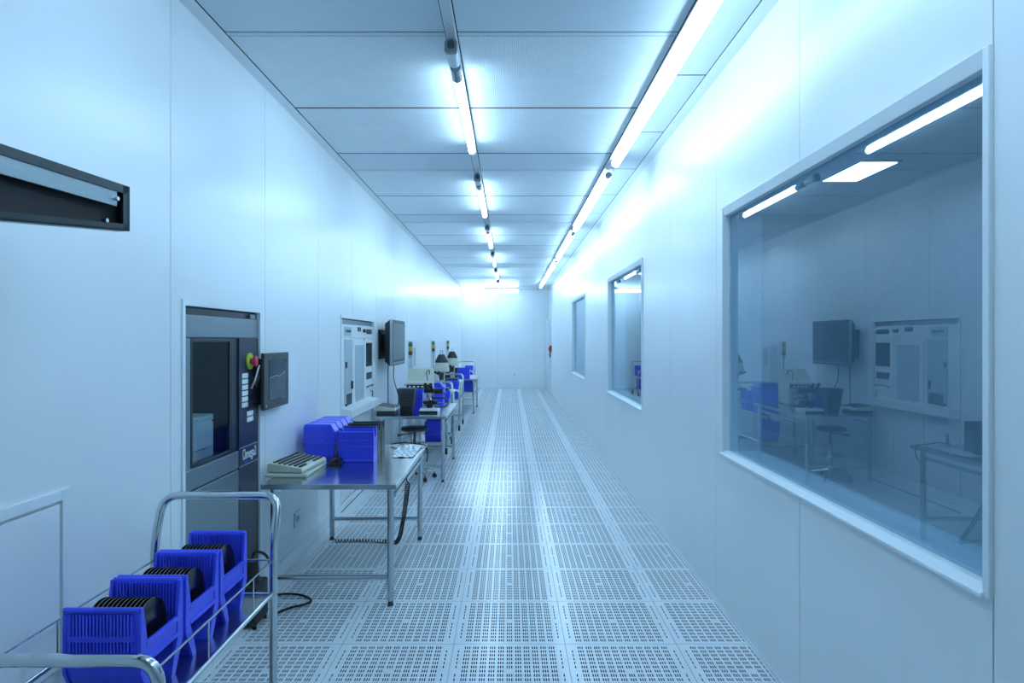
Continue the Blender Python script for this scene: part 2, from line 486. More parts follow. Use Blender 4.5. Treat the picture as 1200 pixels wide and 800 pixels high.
# ------------------------------------------------------------------ lamps
ORD = ['nearest', 'second', 'third', 'fourth', 'fifth', 'sixth', 'seventh', 'eighth']
def lamp(x, y0, y1, label, group, cap=0.42, joints=0, rad=0.026):
    zt = ZC - (0.075 if rad < 0.03 else 0.092)
    t = tag(empty('tube_lamp', (x, y0, ZC - 0.018)), label, 'lamp', group)
    o = t.location.copy()
    # narrow fin carrying the tube
    hw = rad * 1.15 if rad < 0.03 else 0.050
    MB().prism([(x - hw, zt + rad + 0.002), (x + hw, zt + rad + 0.002), (x + hw * 0.6, ZC - 0.019), (x - hw * 0.6, ZC - 0.019)], 'y', y0 - cap, y1 + 0.05).build('housing', 'rail', t, o)
    tb = MB()
    n = joints + 1; L = (y1 - y0) / n
    for i in range(n):
        a, b = y0 + i * L, y0 + (i + 1) * L - (0.02 if i < n - 1 else 0)
        tb = MB().tube([(x, a, zt), (x, b, zt)], rad, 14)
        tb.build('tube', 'tube' if rad < 0.03 else 'tube_soft', t, o, smooth=True)
    # lamp holders: long near holder with a domed face, short far one
    MB().tube([(x, y0 - cap * 0.42, zt), (x, y0 - 0.001, zt), ], 0.030, 16).build('lamp_holder', 'panel_steel', t, o, smooth=True)
    if cap > 0.2:
        MB().tube([(x, y0 - cap, zt + 0.004), (x, y0 - cap * 0.55, zt + 0.004)], 0.034, 16).build('ballast_housing', 'rail', t, o, smooth=True)
        st_ = [(x + 0.036 * math.cos(a), zt + 0.012 + 0.036 * math.sin(a)) for a in [math.pi * i / 10 for i in range(11)]] + [(x - 0.036, zt - 0.022), (x - 0.026, zt - 0.034), (x + 0.026, zt - 0.034), (x + 0.036, zt - 0.022)]
        MB().prism(st_, 'y', y0 - cap - 0.035, y0 - cap).build('end_cap', 'panel_steel', t, o, smooth=True, bevel=0.006)
        MB().prism([(x + (u - x) * 0.55, zt + 0.005 + (w_ - zt) * 0.55) for u, w_ in st_], 'y', y0 - cap - 0.040, y0 - cap - 0.034).build('cap_plate', 'charcoal', t, o, smooth=True)
    MB().tube([(x, y1 + 0.001, zt), (x, y1 + 0.05, zt)], 0.030, 16).build('lamp_holder', 'rail', t, o, smooth=True)
    return t
for k in range(-1, 6):
    y0 = 4.08 + P * k
    lab = '%s tube lamp of the centre ceiling row' % ORD[k] if k >= 0 else 'centre row tube lamp overhead behind the camera'
    lamp(-0.31, y0, min(y0 + 1.56, 20.9), lab, 'tube lamps of the centre row')
for k in range(-1, 5):
    y0 = 2.88 + 3.58 * k
    lab = '%s double tube lamp of the row by the right wall' % ORD[k] if k >= 0 else 'right row double tube lamp overhead behind the camera'
    lamp(0.93, y0, y0 + 3.1, lab, 'double tube lamps by the right wall', cap=0.14, joints=1, rad=0.036)
def cross_lamp(x0, x1, y, z, label):
    t = tag(empty('tube_lamp', ((x0 + x1) / 2, y, ZC)), label, 'lamp', 'cross lamps at the end wall'); o = t.location.copy()
    B(x0, x1, y - 0.03, y + 0.03, z + 0.046, ZC - 0.001).build('housing', 'rail', t, o, bevel=0.004)
    MB().tube([(x0 + 0.02, y, z), (x1 - 0.02, y, z)], 0.045, 14).build('tube', 'tube', t, o, smooth=True)
    MB().tube([(x0, y, z), (x0 + 0.02, y, z)], 0.047, 14).build('lamp_holder', 'rail', t, o, smooth=True)
    MB().tube([(x1 - 0.02, y, z), (x1, y, z)], 0.047, 14).build('lamp_holder', 'rail', t, o, smooth=True)
cross_lamp(-0.78, 0.30, 21.6, ZC - 0.12, 'right tube lamp lying across the ceiling at the end wall')
cross_lamp(-1.56, -0.80, 21.9, ZC - 0.09, 'left tube lamp lying across the ceiling at the end wall')
# lights of the dim room: one seen, the others added unseen to brighten it
for yy, lab in ((6.6, 'square ceiling light seen through the large window'), (-1.2, 'added square ceiling light of the dim room, behind the camera'), (1.4, 'added square ceiling light of the dim room, beside the camera'), (3.9, 'added square ceiling light of the dim room, just out of the large window'), (11.6, 'added square ceiling light of the dim room, beyond the large window'), (14.1, 'added square ceiling light of the dim room, beyond the middle window'), (16.6, 'added square ceiling light of the dim room, near its end')):
    t = tag(empty('ceiling_troffer', (3.37, yy, ZC)), lab, 'lamp', 'ceiling lights of the dim room')
    MB().box(-0.2, 0.2, -0.4, 0.4, -0.02, -0.001).build('frame', 'rail', t)
    for x in (-0.115, 0, 0.115): B(x - 0.055, x + 0.055, -0.37, 0.37, -0.024, -0.0195).build('diffuser', 'troffer', t)

# ------------------------------------------------------------------ machine 1 (dark plasma machine in the left wall)
t = tag(empty('plasma_machine', (-1.9, 3.835, 0)), 'dark steel plasma machine with glass door and navy control column set in wall', 'machine')
o = t.location
XF = XL - 0.004; ya, yb = MA[0] + 0.001, MA[1] - 0.001
bd = MB().box(-2.2, -2.16, ya, yb, 0.0, 1.80).box(-2.16, XF - 0.02, ya, ya + 0.03, 0.0, 1.80).box(-2.16, XF - 0.02, yb - 0.30, yb, 0.0, 1.80)
bd.box(-2.16, XF - 0.02, ya + 0.03, yb - 0.3, 0.0, 0.98).box(-2.16, XF - 0.02, ya + 0.03, yb - 0.3, 1.66, 1.80)
bd.build('body', 'charcoal', t, o)
B(XF - 0.02, XF, ya, yb, 1.652, 1.765).build('header_panel', 'panel_steel', t, o, bevel=0.003)
MB().box(XF - 0.03, XF - 0.012, ya, yb, 1.768, 1.80).build('top_shade_strip', 'dark_steel', t, o)  # dark strip stands in for the shadow above the header
B(XF - 0.004, XF + 0.002, yb - 0.14, yb - 0.06, 1.770, 1.795).build('vent_plate', 'panel_steel', t, o)
B(XF - 0.02, XF - 0.004, ya, 3.42, 0.10, 1.648).build('side_strip', 'panel_steel', t, o, bevel=0.002)
# window
df = MB().box(XF - 0.02, XF - 0.003, 3.424, 3.445, 0.995, 1.648).box(XF - 0.02, XF - 0.003, 3.90, 3.925, 0.995, 1.648).box(XF - 0.02, XF - 0.003, 3.445, 3.90, 1.63, 1.648).box(XF - 0.02, XF - 0.003, 3.445, 3.90, 0.995, 1.01)
dr = df.build('door', 'dark_steel', t, o, bevel=0.002)
B(XF - 0.013, XF - 0.009, 3.445, 3.90, 1.01, 1.63).build('pane', 'machine_glass', dr, o)
MB().box(XF - 0.02, XF - 0.004, 3.928, 3.965, 0.995, 1.648).box(XF - 0.02, XF - 0.008, 3.968, 4.018, 0.995, 1.648).build('mullion', 'dark_steel', t, o, bevel=0.002)
# loading chamber inside
ch = MB().box(-2.10, -1.67, 3.44, 3.86, 0.985, 1.225).build('load_chamber', 'grey_panel', t, o, bevel=0.01)
B(-1.67, -1.655, 3.47, 3.80, 1.05, 1.20).build('chamber_door', 'grey_panel', ch, o, bevel=0.004)
MB().cyl((-1.66, 3.80, 1.19), (-1.66, 3.88, 1.19), 0.006).build('latch', 'chrome', ch, o)
# lower panels
B(XF - 0.02, XF, ya, 4.02, 0.885, 0.988).build('band_panel', 'panel_steel', t, o, bevel=0.004)
B(XF - 0.02, XF, ya, 4.02, 0.10, 0.878).build('lower_panel', 'panel_steel', t, o, bevel=0.004)
cc = B(XF - 0.02, XF + 0.001, 4.024, yb - 0.002, 0.10, 1.648).build('control_column', 'navy', t, o, bevel=0.003)
for zz in (0.995, 0.885):
    B(XF + 0.001, XF + 0.0025, 4.026, yb - 0.004, zz, zz + 0.003).build('rule_line', 'grey_panel', cc, o)
def facing(y, z, r, t0, t1, n=20, r1=None):
    return MB().cyl((XF + t0, y, z), (XF + t1, y, z), r, r1, n)
es = facing(4.18, 1.509, 0.05, 0.0, 0.010).build('emergency_stop', 'yellow', t, o, smooth=True)
es['label'] = 'yellow ring of the red emergency stop'
MB().tube([(XF + 0.01, 4.18, 1.509), (XF + 0.028, 4.18, 1.509), (XF + 0.030, 4.18, 1.509), (XF + 0.046, 4.18, 1.509), (XF + 0.05, 4.18, 1.509)], [0.018, 0.018, 0.033, 0.031, 0.020], 20).build('push_button', 'red', es, o, smooth=True)
for i in range(6):
    z = 1.424 - i * 0.0352
    B(XF, XF + 0.006, 4.063, 4.150, z - 0.014, z + 0.014).build('button', 'label', t, o, bevel=0.002)
for z in (1.190, 1.154):
    B(XF, XF + 0.006, 4.14, 4.235, z - 0.014, z + 0.014).build('button', 'label', t, o, bevel=0.002)
for i in range(6):
    facing(4.252, 1.425 - i * 0.035, 0.012, 0.0, 0.012, 12).build('connector', 'black', t, o, smooth=True)
# lettering
cu = bpy.data.curves.new('logo', 'FONT'); cu.body = '\u03a9mega2'; cu.size = 0.085; cu.extrude = 0.001; cu.align_x = 'CENTER'
tmp = bpy.data.objects.new('tmp', cu); COL.objects.link(tmp)
dg = bpy.context.evaluated_depsgraph_get(); dg.update()
me = bpy.data.meshes.new_from_object(tmp.evaluated_get(dg)); bpy.data.objects.remove(tmp)
me.materials.clear(); me.materials.append(M['label'])
wd = max(v.co.x for v in me.vertices) - min(v.co.x for v in me.vertices)
lg = bpy.data.objects.new('logo_lettering', me); COL.objects.link(lg); lg.parent = t
lg.location = Vector((XF + 0.0035, 4.178, 0.922)) - t.location
lg.rotation_euler = (math.radians(90), 0, math.radians(90)); lg.scale = (0.215 / wd, 1.0, 1)
B(XF + 0.001, XF + 0.003, 4.10, 4.16, 0.893, 0.905).build('blue_mark', 'blue_deep', t, o)

# touch panel beside it
t = tag(empty('touch_panel', (XL, 4.495, 1.2)), 'black framed touch panel mounted on wall beside the plasma machine', 'monitor'); o = t.location
MB().box(-1.552, -1.53, 4.26, 4.73, 1.197, 1.555).build('bezel', 'charcoal', t, o, bevel=0.004)
MB().box(-1.588, -1.5525, 4.29, 4.70, 1.23, 1.52).build('housing', 'black', t, o, bevel=0.004)
B(-1.531, -1.527, 4.34, 4.66, 1.255, 1.51).build('screen', 'screen', t, o)
ln = MB()
pts = [(4.35, 1.395), (4.42, 1.40), (4.48, 1.405), (4.53, 1.396), (4.60, 1.412), (4.65, 1.425)]
for (a, b), (c, d) in zip(pts, pts[1:]): ln.hexa([(-1.5275, a, b), (-1.526, a, b), (-1.526, c, d), (-1.5275, c, d)], [(-1.5275, a, b + 0.003), (-1.526, a, b + 0.003), (-1.526, c, d + 0.003), (-1.5275, c, d + 0.003)])
ln.build('screen_trace', 'grey_panel', t, o)
for yy in (4.285, 4.705):
    for zz in (1.222, 1.53):
        MB().cyl((-1.531, yy, zz), (-1.525, yy, zz), 0.009, n=10).build('screw', 'chrome', t, o, smooth=True)
for i, (yy, zz) in enumerate(((4.262, 1.46), (4.258, 1.40))):
    MB().tube(spline([(-1.57, 4.285, zz + 0.02), (-1.55, yy - 0.05, zz), (-1.56, yy - 0.07, zz - 0.06), (-1.588, yy - 0.06, zz - 0.12)]), 0.005, 8).build('cable', 'label' if i == 0 else 'rubber', t, o, smooth=True)

# ------------------------------------------------------------------ machine 2 (white process machine)
t = tag(empty('process_machine', (-1.9, 7.2, 0)), 'white process machine with tall doors and a shelf set in wall', 'machine'); o = t.location
y0, y1 = MBX[0] + 0.001, MBX[1] - 0.001; XW = XL - 0.016
B(-2.2, XW - 0.012, y0, y1, 0.0, 1.835).build('body', 'white_plastic', t, o)
B(XW - 0.012, XW - 0.008, y0, y1, 1.79, 1.835).build('top_shade_strip', 'panel_steel', t, o)  # darker strip paints the shade at the top of the recess
B(XW - 0.012, XW, y0, y1, 1.655, 1.785).build('fascia', 'white_plastic', t, o, bevel=0.003)
def face(name, ya, yb, za, zb, m, th=0.006, bev=0.002, base=0.0, par=t):
    ob = B(XW + base, XW + base + th, ya, yb, za, zb).build(name, m, t, o, bevel=bev)
    return ob
face('gauge_panel', 6.64, 6.92, 1.675, 1.765, 'grey_panel')
for yy in (6.69, 6.76, 6.83): face('gauge', yy, yy + 0.05, 1.71, 1.735, 'black', 0.01)
face('display', 7.22, 7.36, 1.725, 1.77, 'black'); face('knob', 7.48, 7.57, 1.715, 1.755, 'black', 0.02, 0.008); face('display', 7.67, 7.93, 1.70, 1.755, 'charcoal')
d1 = B(XW - 0.012, XW, y0 + 0.03, 7.02, 0.10, 1.65).build('door', 'white_plastic', t, o, bevel=0.004)
face('door_panel', 6.64, 6.96, 0.80, 1.64, 'grey_panel')
face('latch', 6.655, 6.69, 1.36, 1.42, 'black', 0.02); face('latch', 6.90, 6.935, 1.14, 1.22, 'black', 0.02); face('latch', 6.655, 6.69, 0.94, 1.01, 'black', 0.02)
face('gauge_panel', 6.70, 6.93, 0.98, 1.10, 'charcoal', 0.008)
d2 = B(XW - 0.012, XW + 0.004, 7.03, 7.57, 0.10, 1.63).build('door', 'white_plastic', t, o, bevel=0.006)
face('door_panel', 7.10, 7.50, 0.97, 1.58, 'grey_panel', 0.008, 0.004, 0.002)
B(XW - 0.012, XW, 7.58, y1, 0.10, 1.65).build('side_panel', 'white_plastic', t, o, bevel=0.004)
face('screen', 7.65, 7.93, 1.335, 1.60, 'black', 0.01)
face('keypad', 7.66, 7.92, 1.19, 1.265, 'charcoal', 0.01)
MB().tube(fillet([(XW + 0.001, 7.66, 1.10), (XW + 0.03, 7.66, 1.12), (XW + 0.03, 7.92, 1.12), (XW + 0.001, 7.92, 1.10)], 0.02), 0.006, 8).build('handle', 'charcoal', t, o, smooth=True)
MB().tube([(XW + 0.001, 7.90, 1.05), (XW + 0.02, 7.90, 1.04), (XW + 0.02, 7.90, 0.93)], 0.006, 8).build('pipe', 'charcoal', t, o, smooth=True)
MB().prism([(XW, 0.885), (-1.50, 0.885), (-1.49, 0.90), (-1.49, 0.97), (XW, 0.99)], 'y', y0, 7.80).build('ledge', 'white_plastic', t, o, bevel=0.004)
face('label_plate', 6.62, 6.66, 0.60, 0.72, 'charcoal')

# ------------------------------------------------------------------ wall television
t = tag(empty('wall_television', (XL, 8.645, 1.35)), 'large black flat television on wall above the second table', 'television'); o = t.location
MB().hexa([(-1.50, 8.22, 1.37), (-1.425, 8.15, 1.319), (-1.425, 9.14, 1.319), (-1.50, 9.07, 1.37)], [(-1.50, 8.22, 1.83), (-1.425, 8.15, 1.879), (-1.425, 9.14, 1.879), (-1.50, 9.07, 1.83)]).build('back_shell', 'black', t, o, bevel=0.006)
B(-1.425, -1.40, 8.15, 9.14, 1.319, 1.879).build('bezel', 'charcoal', t, o, bevel=0.006)
MB().box(-1.426, -1.396, 8.142, 8.152, 1.319, 1.879).build('bezel_edge', 'steel', t, o)
B(-1.401, -1.397, 8.20, 9.09, 1.385, 1.84).build('screen', 'screen_tv', t, o)
B(-1.401, -1.396, 8.20, 9.09, 1.335, 1.362).build('speaker_grille', 'panel_steel', t, o)
MB().box(XL + 0.001, XL + 0.02, 8.28, 9.0, 1.40, 1.76).box(XL + 0.02, -1.50, 8.42, 8.86, 1.48, 1.70).build('wall_mount', 'black', t, o, bevel=0.004)
for i, (xx, yy, x2, y2) in enumerate(((-1.47, 8.28, -1.48, 8.30), (-1.44, 8.52, -1.415, 8.66))):
    MB().tube(spline([(xx, yy, 1.36), (xx - 0.005, yy + 0.01, 1.15), (x2 + 0.01, y2 - 0.03, 0.93), (x2, y2, 0.775)]), 0.006, 8).build('cable', 'charcoal', t, o, smooth=True)

# ------------------------------------------------------------------ steel tables
def table(x0, x1, y0, y1, h, label, shelf=False):
    cx, cy = (x0 + x1) / 2, (y0 + y1) / 2; w, l = (x1 - x0) / 2, (y1 - y0) / 2
    t = tag(empty('steel_table', (cx, cy, 0)), label, 'table', 'stainless tables along the left wall')
    MB().box(-w, w, -l, l, h - 0.003, h).box(-w, w, -l, -l + 0.004, h - 0.032, h - 0.003).box(-w, w, l - 0.004, l, h - 0.032, h - 0.003).box(-w, -w + 0.004, -l + 0.004, l - 0.004, h - 0.032, h - 0.003).box(w - 0.004, w, -l + 0.004, l - 0.004, h - 0.032, h - 0.003).build('table_top', 'steel_top', t, bevel=0.0015)
    lx, ly = w - 0.05, l - 0.09
    for sx in (-1, 1):
        for sy in (-1, 1):
            lg = MB().cyl((sx * lx, sy * ly, 0.03), (sx * lx, sy * ly, h - 0.004), 0.021, n=18).build('leg', 'steel', t, smooth=True)
            MB().tube([(sx * lx, sy * ly, 0.001), (sx * lx, sy * ly, 0.012), (sx * lx, sy * ly, 0.03)], [0.021, 0.017, 0.014], 14).build('foot', 'charcoal', lg, smooth=True)
    for sy in (-1, 1):
        MB().cyl((-lx, sy * ly, 0.172), (lx, sy * ly, 0.172), 0.016, n=14).build('stretcher', 'steel', t, smooth=True)
    for sx in (-1, 1):
        B(sx * (w - 0.03) - 0.012, sx * (w - 0.03) + 0.012, -ly + 0.022, ly - 0.022, h - 0.10, h - 0.075).build('side_rail', 'steel', t, bevel=0.003)
    if shelf:
        B(-lx, lx, -ly, ly, 0.46, 0.48).build('undershelf', 'steel', t, bevel=0.003)
    return t
table(-1.505, -0.685, 4.13, 5.69, 0.765, 'nearest stainless steel table, with blue wafer carriers and a keyboard on it')
table(-1.54, -0.715, 7.76, 9.43, 0.765, 'second stainless steel table, under the television, with a microscope on it')
table(-1.54, -0.74, 14.95, 16.70, 0.765, 'farthest stainless steel table, with blue bins under its top', True)
TH = 0.7655

# ------------------------------------------------------------------ trolleys
def trolley(loc, label, near_h=0.725):
    t = tag(empty('trolley', loc), label, 'trolley', 'stainless wafer trolleys')
    w, l = 0.2525, 0.475
    # far push handle, leaning back
    MB().tube(fillet([(-w, l, 0.09), (-w, l, 0.775), (-w, l + 0.075, 0.962), (w, l + 0.075, 0.962), (w, l, 0.775), (w, l, 0.09)], 0.075, 8), 0.0175, 14).build('push_handle', 'chrome', t, smooth=True)
    MB().tube(fillet([(-w, -l, 0.09), (-w, -l, near_h), (w, -l, near_h), (w, -l, 0.09)], 0.075, 8), 0.0195, 14).build('end_bar', 'chrome', t, smooth=True)
    for nm, z in (('upper_shelf', 0.555), ('lower_shelf', 0.17)):
        sh = MB().box(-w + 0.02, w - 0.02, -l + 0.02, l - 0.02, z - 0.006, z).build(nm, 'steel', t, bevel=0.002)
        for sx in (-1, 1): MB().cyl((sx * w, -l, z + 0.012), (sx * w, l, z + 0.012), 0.010, n=10).build('side_tube', 'chrome', sh, smooth=True)
        for sy in (-1, 1): MB().cyl((-w, sy * l, z + 0.004), (w, sy * l, z + 0.004), 0.008, n=10).build('cross_tube', 'chrome', sh, smooth=True)
    for sx in (-1, 1):
        MB().cyl((sx * w, -l, 0.705), (sx * w, l, 0.705), 0.0038, n=8).build('guard_wire', 'chrome', t, smooth=True)
        for yy in (-0.15, 0.25): MB().cyl((sx * w, yy, 0.567), (sx * w, yy, 0.705), 0.003, n=6).build('guard_rod', 'chrome', t, smooth=True)
    MB().cyl((-w, l, 0.705), (w, l, 0.705), 0.0038, n=8).build('guard_wire', 'chrome', t, smooth=True)
    for sx in (-1, 1):
        for sy in (-1, 1):
            c = MB().cyl((sx * w, sy * l, 0.075), (sx * w, sy * l, 0.10), 0.022, n=12).box(sx * w - 0.02, sx * w - 0.015, sy * l - 0.03, sy * l + 0.02, 0.03, 0.08).box(sx * w + 0.015, sx * w + 0.02, sy * l - 0.03, sy * l + 0.02, 0.03, 0.08).build('castor', 'chrome', t, smooth=True)
            MB().cyl((sx * w - 0.0145, sy * l - 0.012, 0.047), (sx * w + 0.0145, sy * l - 0.012, 0.047), 0.046, n=20).build('wheel', 'rubber', c, smooth=True)
    return t
tr1 = trolley((-1.2575, 2.43, 0), 'foreground stainless trolley carrying three blue wafer cassettes')
def trolley_copy(loc, label):
    c = copy_tree(tr1); c.location = loc; c['label'] = label; return c
trolley_copy((-1.15, 10.2, 0), 'stainless trolley just behind the second table')
trolley_copy((-1.15, 12.7, 0), 'stainless trolley between the two hooded microscopes')
trolley_copy((-1.30, 20.1, 0), 'farthest stainless trolley, near the end wall')

# ------------------------------------------------------------------ wafer cassettes
def cassette(loc, label, group, m='blue', rz=0.0):
    t = tag(empty('wafer_cassette', loc, rz), label, 'cassette', group)
    w, d, h = 0.111, 0.128, 0.288
    for s in (-1, 1):
        # ribbed long wall that curves in at its foot
        pr = [(s * d, h), (s * d, 0.13), (s * (d - 0.012), 0.085), (s * (d - 0.035), 0.045), (s * (d - 0.058), 0.02), (s * (d - 0.062), 0.0)]
        prof = pr + [(y - s * 0.010, z) for y, z in reversed(pr)]
        wl_ = MB().prism(prof, 'x', -w + 0.006, w - 0.006).build('side_wall', m, t)
        MB().tube([(-w, s * d, h), (w, s * d, h)], 0.0085, 10).build('rim', m, wl_, smooth=True)
        rb = MB(); n = 19
        for k in range(n):
            x = -w + 0.020 + k * (2 * w - 0.04) / (n - 1)
            rb.box(x - 0.0026, x + 0.0026, s * d - 0.004 if s > 0 else s * d - 0.008, s * d + 0.008 if s > 0 else s * d + 0.004, 0.135, h - 0.012)
            rb.box(x - 0.0026, x + 0.0026, min(s * (d - 0.009), s * (d - 0.019)), max(s * (d - 0.009), s * (d - 0.019)), 0.12, h - 0.004)
        r_ = rb.build('ribs', m, wl_); r_['kind'] = 'stuff'
        for zz in (0.205,):
            B(-w + 0.012, w - 0.012, min(s * d, s * (d + 0.009)), max(s * d, s * (d + 0.009)), zz - 0.008, zz + 0.008).build('cross_rib', m, wl_)
        for sx in (-1, 1):
            # end flange: chamfered plate standing square to the wall
            pl = [(s * d, h + 0.004), (s * (d - 0.014), h + 0.004), (s * (d - 0.034), h - 0.10), (s * (d - 0.034), 0.11), (s * (d - 0.060), 0.05), (s * (d - 0.075), 0.0), (s * (d - 0.050), 0.0), (s * (d + 0.002), 0.10)]
            MB().prism(pl, 'x', sx * w - 0.005, sx * w + 0.005).build('end_flange', m, t)
    hb = MB().box(w - 0.006, w + 0.007, -d + 0.03, d - 0.03, 0.115, 0.130).box(w - 0.006, w + 0.007, -d + 0.03, d - 0.03, 0.165, 0.180).box(w - 0.006, w + 0.002, -d + 0.03, d - 0.03, 0.130, 0.165)
    hb.build('cross_bar', m, t, bevel=0.002)
    B(-w - 0.005, -w + 0.004, -d + 0.03, d - 0.03, 0.05, 0.20).build('end_plate', m, t, bevel=0.002)
    return t
wf = MB()
wf.cyl((-0.0010, 0, 0), (0.0010, 0, 0), 0.100, n=40)
wme = wf.mesh('wafer', M['wafer'], False); wme.materials.append(M['rim'])
for p_ in wme.polygons:
    if len(p_.vertices) == 4: p_.material_index = 1
spots = [(-1.204, 2.145, 'foremost'), (-1.204, 2.425, 'middle'), (-1.204, 2.700, 'rearmost')]
cas0 = None
for x, y, nm in spots:
    if cas0 is None:
        cas0 = cassette((x, y, 0.5555), 'foremost blue wafer cassette on the foreground trolley', 'blue cassettes on the foreground trolley'); c = cas0
    else:
        c = copy_tree(cas0); c.location = (x, y, 0.5555); c['label'] = '%s blue wafer cassette on the foreground trolley' % nm
    for k in range(12):
        o_ = bpy.data.objects.new('wafer', wme); COL.objects.link(o_)
        o_.location = (x - 0.080 + k * 0.0142, y, 0.5555 + 0.173)
        tag(o_, 'thin black wafer standing upright in the %s trolley cassette' % nm, 'wafer', 'wafers in the %s cassette' % nm)
for loc, lab in (((-1.10, 9.92, 0.1705), 'blue cassette low on the trolley behind the second table'),
                 ((-1.03, 10.42, 0.5555), 'blue cassette on the upper shelf of the trolley behind the second table'),
                 ((-1.20, 20.3, 0.5555), 'blue cassette on the farthest trolley, upper shelf'),
                 ((-1.20, 20.0, 0.1705), 'blue cassette on the farthest trolley, lower shelf'),
                 ((-1.08, 12.95, 0.5555), 'blue cassette on the trolley between the hooded microscopes')):
    c = copy_tree(cas0); c.location = loc; c['label'] = lab; c['group'] = 'blue cassettes along the wall'

# ------------------------------------------------------------------ on the nearest table
# wafer boxes with stepped lids
def wafer_box(loc, label):
    t = tag(empty('wafer_box', loc), label, 'box', 'blue wafer boxes by the wall')
    w, d = 0.118, 0.062
    MB().hexa([(-w + 0.012, -d + 0.008, 0), (w - 0.012, -d + 0.008, 0), (w - 0.012, d - 0.008, 0), (-w + 0.012, d - 0.008, 0)], [(-w, -d, 0.095), (w, -d, 0.095), (w, d, 0.095), (-w, d, 0.095)]).build('base', 'blue', t, bevel=0.004)
    B(-w - 0.008, w + 0.008, -d - 0.006, d + 0.006, 0.095, 0.106).build('flange', 'blue', t, bevel=0.003)
    MB().prism([(-w, 0.106), (w, 0.106), (w, 0.19), (w - 0.035, 0.245), (-w + 0.012, 0.245), (-w, 0.225)], 'y', -d, d).build('lid', 'blue', t, bevel=0.005)
    MB().prism([(-w + 0.02, 0.102), (w - 0.09, 0.102), (w - 0.055, 0.16), (w - 0.055, 0.232), (-w + 0.02, 0.232)], 'y', -d - 0.008, -d + 0.002).build('lid_step', 'blue', t, bevel=0.003)
    return t
wb0 = wafer_box((-1.412, 5.13, TH), 'foremost blue wafer box in the row against the wall on the nearest table')
for i, nm in enumerate(('second', 'third', 'rearmost')):
    c = copy_tree(wb0); c.location = (-1.412, 5.13 + 0.148 * (i + 1), TH); c['label'] = '%s blue wafer box in the row against the wall on the nearest table' % nm
# flat carriers with two rails
def carrier(loc, label, m, group, s=1.0):
    t = tag(empty('wafer_carrier', loc), label, 'carrier', group)
    w, d, h = 0.122 * s, 0.068 * s, 0.222 * s
    MB().box(-w + 0.004, w - 0.004, -d + 0.010, -d + 0.016, 0.004, h - 0.004).build('front_wall', m, t)
    B(-w + 0.004, w - 0.004, d - 0.016, d - 0.010, 0.004, h - 0.004).build('rear_wall', m, t)
    for sx in (-1, 1):
        MB().prism([(-d, 0.0), (d, 0.0), (d, h), (d - 0.03, h), (d - 0.045, h - 0.05), (-d + 0.045, h - 0.05), (-d + 0.03, h), (-d, h)], 'x', sx * w - 0.004, sx * w + 0.004).build('end_plate', m, t, bevel=0.001)
    for z in (0.008, 0.105, 0.15, h - 0.012):
        B(-w, w, -d + 0.001, -d + 0.012, z - 0.006, z + 0.006).build('rail', m, t, bevel=0.002)
    rb = MB()
    for k in range(20):
        x = -w + 0.016 + k * (2 * w - 0.032) / 19
        rb.box(x - 0.002, x + 0.002, -d + 0.005, -d + 0.012, 0.014, h - 0.018)
    rb.build('ribs', m, t)['kind'] = 'stuff'
    return t
carrier((-1.096, 4.945, TH), 'foremost bright blue slatted carrier on the nearest table', 'blue', 'slatted carriers on the nearest table')
carrier((-1.130, 5.105, TH), 'second blue slatted carrier, behind the foremost one on the nearest table', 'blue_deep', 'slatted carriers on the nearest table')
carrier((-1.130, 5.265, TH), 'dark brown slatted carrier behind the blue ones on the nearest table', 'brown', 'slatted carriers on the nearest table')
carrier((-1.130, 5.430, TH), 'rearmost black slatted carrier on the nearest table', 'charcoal', 'slatted carriers on the nearest table')

# keyboard terminal
def keyboard(loc, rz, label, rows=6, cols=15, w=0.19, l=0.42, tilt=0.0):
    t = tag(empty('keyboard', loc, rz), label, 'keyboard')
    t.rotation_euler = (tilt, 0, rz)
    hw, hl = w / 2, l / 2
    MB().prism([(-hw, 0.0), (hw, 0.0), (hw, 0.018), (hw - 0.01, 0.030), (-hw + 0.02, 0.058), (-hw, 0.050)], 'y', -hl, hl).build('case', 'beige', t, bevel=0.004)
    kb = MB(); sl = (0.030 - 0.058) / (2 * hw - 0.03)
    for r in range(rows):
        for c in range(cols):
            if r == rows - 1 and 3 < c < 9: continue
            x = -hw + 0.04 + r * (2 * hw - 0.065) / (rows - 1); y = -hl + 0.03 + c * (2 * hl - 0.06) / (cols - 1)
            z = 0.058 + sl * (x + hw - 0.02)
            kb.box(x - 0.0075, x + 0.0075, y - 0.0095, y + 0.0095, z - 0.004, z + 0.009)
    kb.build('keys', 'charcoal', t)['kind'] = 'stuff'
    B(-hw + 0.01, hw - 0.02, -hl + 0.02, hl - 0.02, -0.004, 0.0).build('base_plate', 'charcoal', t)
    return t
mt = tag(B(-1.555, -1.285, 4.33, 4.80, TH, TH + 0.022).build('document_tray', 'beige', bevel=0.006), 'pale flat tray under the beige keyboard on the nearest table', 'tray')
keyboard((-1.415, 4.565, TH + 0.0265), -0.10, 'beige keyboard with dark keys on the nearest table', w=0.235, l=0.42)
